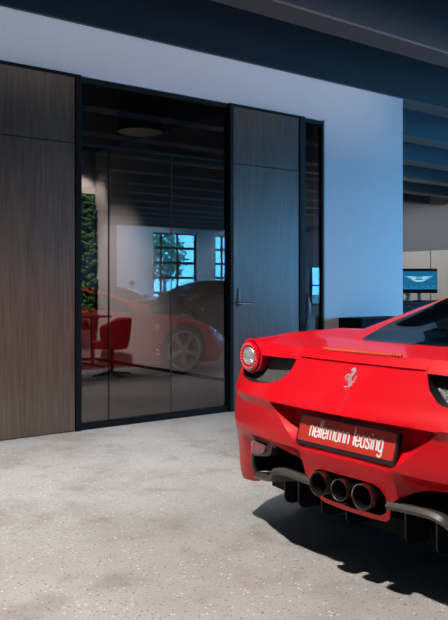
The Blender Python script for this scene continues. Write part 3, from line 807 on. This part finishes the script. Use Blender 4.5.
# far showroom wall with glazed sectional doors (seen mirrored in the glass)
YW = -19.3; XE = 21.0; WIN = [15.52, 18.53]; WW = 2.07; WT = 3.30; ZB = .35
wl = MB(); xs = 13.9
for x in WIN:
    wl.box(xs, x, YW-.2, YW, 0, 4.0); wl.box(x, x+WW, YW-.2, YW, WT, 4.0); wl.box(x, x+WW, YW-.2, YW, 0, ZB); xs = x+WW
wl.box(xs, XE+.2, YW-.2, YW, 0, 4.0)
struct(wl.build('wall_front', M['showwall']))
struct(box('wall_dark', M['charcoal'], -8, 13.9, YW-.2, YW, 0, 4.0))
for i, x in enumerate(WIN):
    r = empty('window_%d' % (i+3), (x+WW/2, YW-.1, 0)); r['kind'] = 'structure'
    f = MB()
    for k in range(6):
        z = ZB + k*(WT-ZB)/5; f.box(-WW/2, WW/2, -.04, .04, max(ZB, z-.05), min(WT, z+.05))
    for q in (-WW/2+.03, -WW/2+.40, .15, WW/2-.03): f.box(q-.03, q+.03, -.035, .035, ZB, WT)
    f.build('window_frame', M['frame'], r)
    box('pane', M['solar'], -WW/2+.01, WW/2-.01, -.006, .006, ZB+.01, WT-.01, r)

# east side: unseen shopfront added to light the white wall blue; one small window
el = MB().box(XE, XE+.2, YW, -16.3, 0, 4.0).box(XE, XE+.2, -16.3, -14.9, 0, .44).box(XE, XE+.2, -16.3, -14.9, 2.0, 4.0).box(XE, XE+.2, -14.9, -13.4, 0, 4.0)
el.box(XE, XE+.2, -13.4, -.4, 3.34, 4.0).box(XE, XE+.2, -13.4, -.4, 0, .12).box(XE, XE+.2, -.4, .3, 0, 4.0)
struct(el.build('wall_east', M['showwall']))
for i, (y0, y1, z0, z1, ny, nz) in enumerate(((-13.4, -.4, .12, 3.34, 9, 1), (-16.3, -14.9, .44, 2.0, 2, 2))):
    r = empty('window_%d' % (i+5), (XE+.1, (y0+y1)/2, 0)); r['kind'] = 'structure'; h_ = (y1-y0)/2
    f = MB().box(-.04, .04, -h_, h_, z0, z0+.06).box(-.04, .04, -h_, h_, z1-.06, z1)
    for k in range(ny+1): q = -h_+.03+(2*h_-.06)*k/ny; f.box(-.035, .035, q-.03, q+.03, z0, z1)
    for k in range(1, nz): q = z0+(z1-z0)*k/nz; f.box(-.035, .035, -h_, h_, q-.03, q+.03)
    f.build('window_frame', M['frame'], r)
    box('pane', M['clear'] if i == 0 else M['solar'], -.006, .006, -h_+.01, h_-.01, z0+.01, z1-.01, r)
    p = bpy.data.lights.new('daylight_portal', 'AREA'); p.shape = 'RECTANGLE'; p.size = z1-z0; p.size_y = y1-y0; p.cycles.is_portal = True
    po = bpy.data.objects.new('daylight_portal', p); COL.objects.link(po); po.location = (XE+.21, (y0+y1)/2, (z0+z1)/2); po.rotation_euler = (0, PI/2, 0)

# outside
struct(box('ground_outside', M['asphalt'], -20, 80, -70, YW-.2, -.14, -.02))
def tree(x, y, hgt, label, seed):
    rg = random.Random(seed); r = empty('tree', (x, y, -.02)); tag(r, label, 'tree', 'trees outside the glazed doors')
    tk = MB().tube([(0, 0, 0), (.05, 0, hgt*.3), (0, .1, hgt*.6)], [.16, .11, .05], 10)
    for k in range(5):
        a = k*1.3; tk.tube([(.03, .02, hgt*(.32+.05*k)), (math.cos(a)*.8, math.sin(a)*.8, hgt*(.5+.06*k))], [.05, .02], 6)
    tk.build('trunk', M['bark'], r, True)
    lf = MB()
    for k in range(900):
        u = Vector((rg.gauss(0, 1), rg.gauss(0, 1), rg.gauss(0, 1))).normalized()*rg.uniform(.4, 1)
        c = Vector((u.x*hgt*.30, u.y*hgt*.30, hgt*.64 + u.z*hgt*.34)); a = Vector((rg.gauss(0, 1), rg.gauss(0, 1), rg.gauss(0, 1))).normalized(); b = a.orthogonal().normalized(); s_ = rg.uniform(.10, .2)
        lf.add([c-a*s_, c+b*s_*.5, c+a*s_, c-b*s_*.5], [(0, 1, 2, 3)])
    lf.build('crown', M['leaf'], r)
tree(19.6, -29, 4.4, 'leafy tree outside the leftmost glazed showroom door', 1)
tree(23.5, -31, 4.6, 'leafy tree outside the second glazed showroom door', 2)

# ------------------------------------------------------------------ cars
make_car((2.17, -3.592, 0), 0, M['red'], 'glossy red mid-engined sports car with a dealer plate seen from behind', 'car')
make_car((11.9, -7.4, 0), PI, M['blackpaint'], 'black sports coupe parked beyond the red car', 'car', full=False, scale=(1.04, 1, 1.10))
make_car((8.9, -14.2, 0), math.radians(75), M['silverpaint'], 'silver sports coupe parked near the seated person', 'car', full=False, scale=(1, 1, 1.0))

# seated person at a table near the far wall (only in the reflection)
def person(x, y, rz):
    r = empty('person', (x, y, 0), rz); tag(r, 'person in a white shirt sitting at a table facing the office', 'person')
    V = [(0,0,.52),(0,.01,.70),(0,.02,.90),(0,.02,1.03),(0,.03,1.10),(.10,.03,.50),(.12,.42,.52),(.12,.44,.10),(.12,.52,.04),(-.10,.03,.50),(-.12,.42,.52),(-.12,.44,.10),(-.12,.52,.04),
         (.19,.02,1.00),(.25,.10,.76),(.14,.36,.78),(-.19,.02,1.00),(-.25,.10,.76),(-.14,.36,.78),(0,.05,1.17),(0,.06,1.27),(0,.06,1.35),(.10,.42,.79),(-.10,.42,.79)]
    Ee = [(0,1),(1,2),(2,3),(3,4),(0,5),(5,6),(6,7),(7,8),(0,9),(9,10),(10,11),(11,12),(3,13),(13,14),(14,15),(3,16),(16,17),(17,18),(4,19),(19,20),(20,21),(15,22),(18,23)]
    R = [.15,.14,.16,.14,.055,.10,.075,.05,.045,.10,.075,.05,.045,.065,.048,.035,.065,.048,.035,.07,.10,.07,.035,.035]
    me = bpy.data.meshes.new('figure'); me.from_pydata(V, Ee, [])
    o = bpy.data.objects.new('figure', me); COL.objects.link(o); o.parent = r
    sk = o.modifiers.new('skin', 'SKIN'); sub = o.modifiers.new('sub', 'SUBSURF'); sub.levels = sub.render_levels = 2
    for i, d in enumerate(me.skin_vertices[0].data): d.radius = (R[i], R[i]*.85 if i < 4 else R[i]); d.use_root = i == 0
    me.materials.append(M['skin'])
    dg = bpy.context.evaluated_depsgraph_get(); ev = bpy.data.meshes.new_from_object(o.evaluated_get(dg))
    ev.name = 'body'; bpy.data.objects.remove(o)
    for m_ in (M['shirt'], M['trouser']): ev.materials.append(m_)
    for p in ev.polygons:
        c = p.center; p.use_smooth = True
        p.material_index = 2 if c.z < .58 else (1 if c.z < 1.09 and c.y < .36 else 0)
    b = bpy.data.objects.new('body', ev); COL.objects.link(b); b.parent = r
    h = MB().lathe([(.0, 1.385), (.06, 1.375), (.098, 1.33), (.103, 1.28), (.095, 1.24)], Matrix.Translation((0, .045, 0)), 20); h.build('hair', M['hair'], b, True)
    fc = MB()
    for sx in (-.035, .035): fc.lathe([(0, .012), (.01, .008), (.012, 0)], Matrix.Translation((sx, .15, 1.275)) @ Matrix.Rotation(-PI/2, 4, 'X'), 10)
    fc.build('eyes', M['hair'], b, True)
    MB().tube([(0, .155, 1.27), (0, .172, 1.235)], [.008, .014], 8).build('nose', M['skin'], b, True)
person(12.6, -15.95, 0)
st = empty('visitor_chair', (12.6, -16.0, 0)); tag(st, 'dark chair under the seated person', 'chair')
MB().box(-.23, .23, -.22, .24, .33, .37).build('seat', M['leather'], st, bevel=.01)
MB().box(-.22, .22, -.28, -.25, .5, .86).build('backrest', M['leather'], st, bevel=.01)
for a in (-.2, .2):
    for b_ in (-.2, .2): MB().tube([(a, b_, 0), (a, b_, .36)], .013, 8).build('leg', M['black'], st)
    MB().tube([(a, -.22, .35), (a, -.265, .6)], .013, 8).build('back_post', M['black'], st)
tt = empty('meeting_table', (12.6, -15.1, 0)); tag(tt, 'white meeting table in front of the seated person', 'table')
box('table_top', M['ceramic'], -.7, .7, -.4, .4, .71, .74, tt, .004)
for a in (-.6, .6):
    for b_ in (-.32, .32): MB().tube([(a, b_, 0), (a, b_, .71)], .02, 8).build('leg', M['steel'], tt)

# ------------------------------------------------------------------ light
def area(name, loc, rot, sx, sy, power, col, shape='RECTANGLE', spread=PI):
    l = bpy.data.lights.new(name, 'AREA'); l.shape = shape; l.size = sx; l.size_y = sy; l.energy = power; l.color = col; l.spread = spread
    o = bpy.data.objects.new(name, l); COL.objects.link(o); o.location = loc; o.rotation_euler = rot; return o
def spot(name, loc, tgt, power, col, ang, rad=.05, blend=.6):
    l = bpy.data.lights.new(name, 'SPOT'); l.energy = power; l.color = col; l.spot_size = math.radians(ang); l.spot_blend = blend; l.shadow_soft_size = rad
    o = bpy.data.objects.new(name, l); COL.objects.link(o); o.location = loc
    o.rotation_euler = (Vector(tgt)-Vector(loc)).to_track_quat('-Z', 'Y').to_euler(); return o
W_ = bpy.data.worlds.new('World'); SC.world = W_; W_.use_nodes = True
bg = W_.node_tree.nodes['Background']; bg.inputs[0].default_value = (.15, .56, 1.05, 1); bg.inputs[1].default_value = 36.0
for x in WIN:      # daylight through the glazed doors
    p = area('daylight_portal', (x+WW/2, YW-.22, (ZB+WT)/2), (PI/2, 0, 0), WW, WT-ZB, 1, (1, 1, 1)); p.data.cycles.is_portal = True; p.rotation_euler = (-PI/2, 0, PI)
WARM = (1.0, .93, .86)
area('added_wall_strip', (1.9, -2.42, 3.34), (PI/2-.02, 0, 0), 9.5, .06, 7.2, WARM, spread=math.radians(38))  # unseen strip light added to lift the top of the white wall
# the lamp cluster above the tail of the car, then the weaker rows of ceiling spots
spot('ceiling_spot', (.88, -3.42, 3.32), (1.35, -3.25, 0), 610, WARM, 150, .055, .9)
for lx, ly, p in ((4.6, -3.6, 110), (7.2, -3.6, 110), (8.6, -7.4, 150)):
    spot('ceiling_spot', (lx, ly, 3.3), (lx+.05, ly-.1 if ly > -1 else ly, 0), p, WARM, 120, .05)
for lx in (8, 13, 18):
    spot('ceiling_spot', (lx, -12.5, 3.3), (lx, -12.9, 0), 220, (1, .95, .92), 140, .05)
    spot('far_wall_fill', (lx+2, -17.6, 3.3), (lx+2, -19.3, 1.6), 560, (.50, .76, 1), 140, .05)  # unseen, added to brighten the far wall; its blue imitates daylight
for lx in (.6, 1.9, 3.2): spot('facade_floor_fill', (lx, -.75, 3.33), (lx, -.95, 0), 170, (1, .97, .94), 64, .05, 1.0)  # unseen lamps added to brighten the floor along the facade
spot('car_side_fill', (5.3, -.45, 3.3), (5.5, -2.7, .7), 330, WARM, 75, .05)  # unseen lamp added so the car's flank shows in the glass
spot('moss_spot', (5.25, 4.72, 3.2), (5.42, 5.2, 2.4), 80, (1, .92, .84), 70, .03)
spot('office_spot', (3.9, 4.2, 3.3), (5.6, 4.7, .35), 760, (1, .93, .90), 72, .05, 1.0)
spot('office_spot', (5.0, 1.0, 3.2), (5.65, .25, 1.0), 14, (1, .88, .80), 70, .04, 1.0)  # unseen lamp added to brighten the partition end behind the narrow pane
spot('office_spot', (2.9, 2.0, 3.3), (3.3, 2.2, 0), 230, (1, .9, .88), 100, .05)
for q in ((11, 4), (14, 7), (9, 7), (13.5, 10.5)): spot('rear_spot', (q[0], q[1], 3.3), (q[0]+1, q[1], 0), 200, (1, .97, .95), 170, .05, .3)

# ------------------------------------------------------------------ camera
cam = bpy.data.cameras.new('camera'); co = bpy.data.objects.new('camera', cam); COL.objects.link(co)
co.location = (0, -5.686, 1.2)
fw = Vector((.6045, .7966, 0)); co.rotation_euler = fw.to_track_quat('-Z', 'Y').to_euler()
cam.sensor_fit = 'AUTO'; cam.sensor_width = 36; cam.lens = 750/620*36; cam.shift_y = -24/620; cam.clip_start = .05; cam.clip_end = 200
SC.camera = co
vs_ = SC.view_settings; vs_.view_transform = 'Standard'; vs_.look = 'None'; vs_.exposure = 0; vs_.gamma = 1; vs_.use_curve_mapping = False
SC.cycles.use_denoising = True
SC.cycles.max_bounces = 10; SC.cycles.transparent_max_bounces = 16; SC.cycles.sample_clamp_indirect = 4
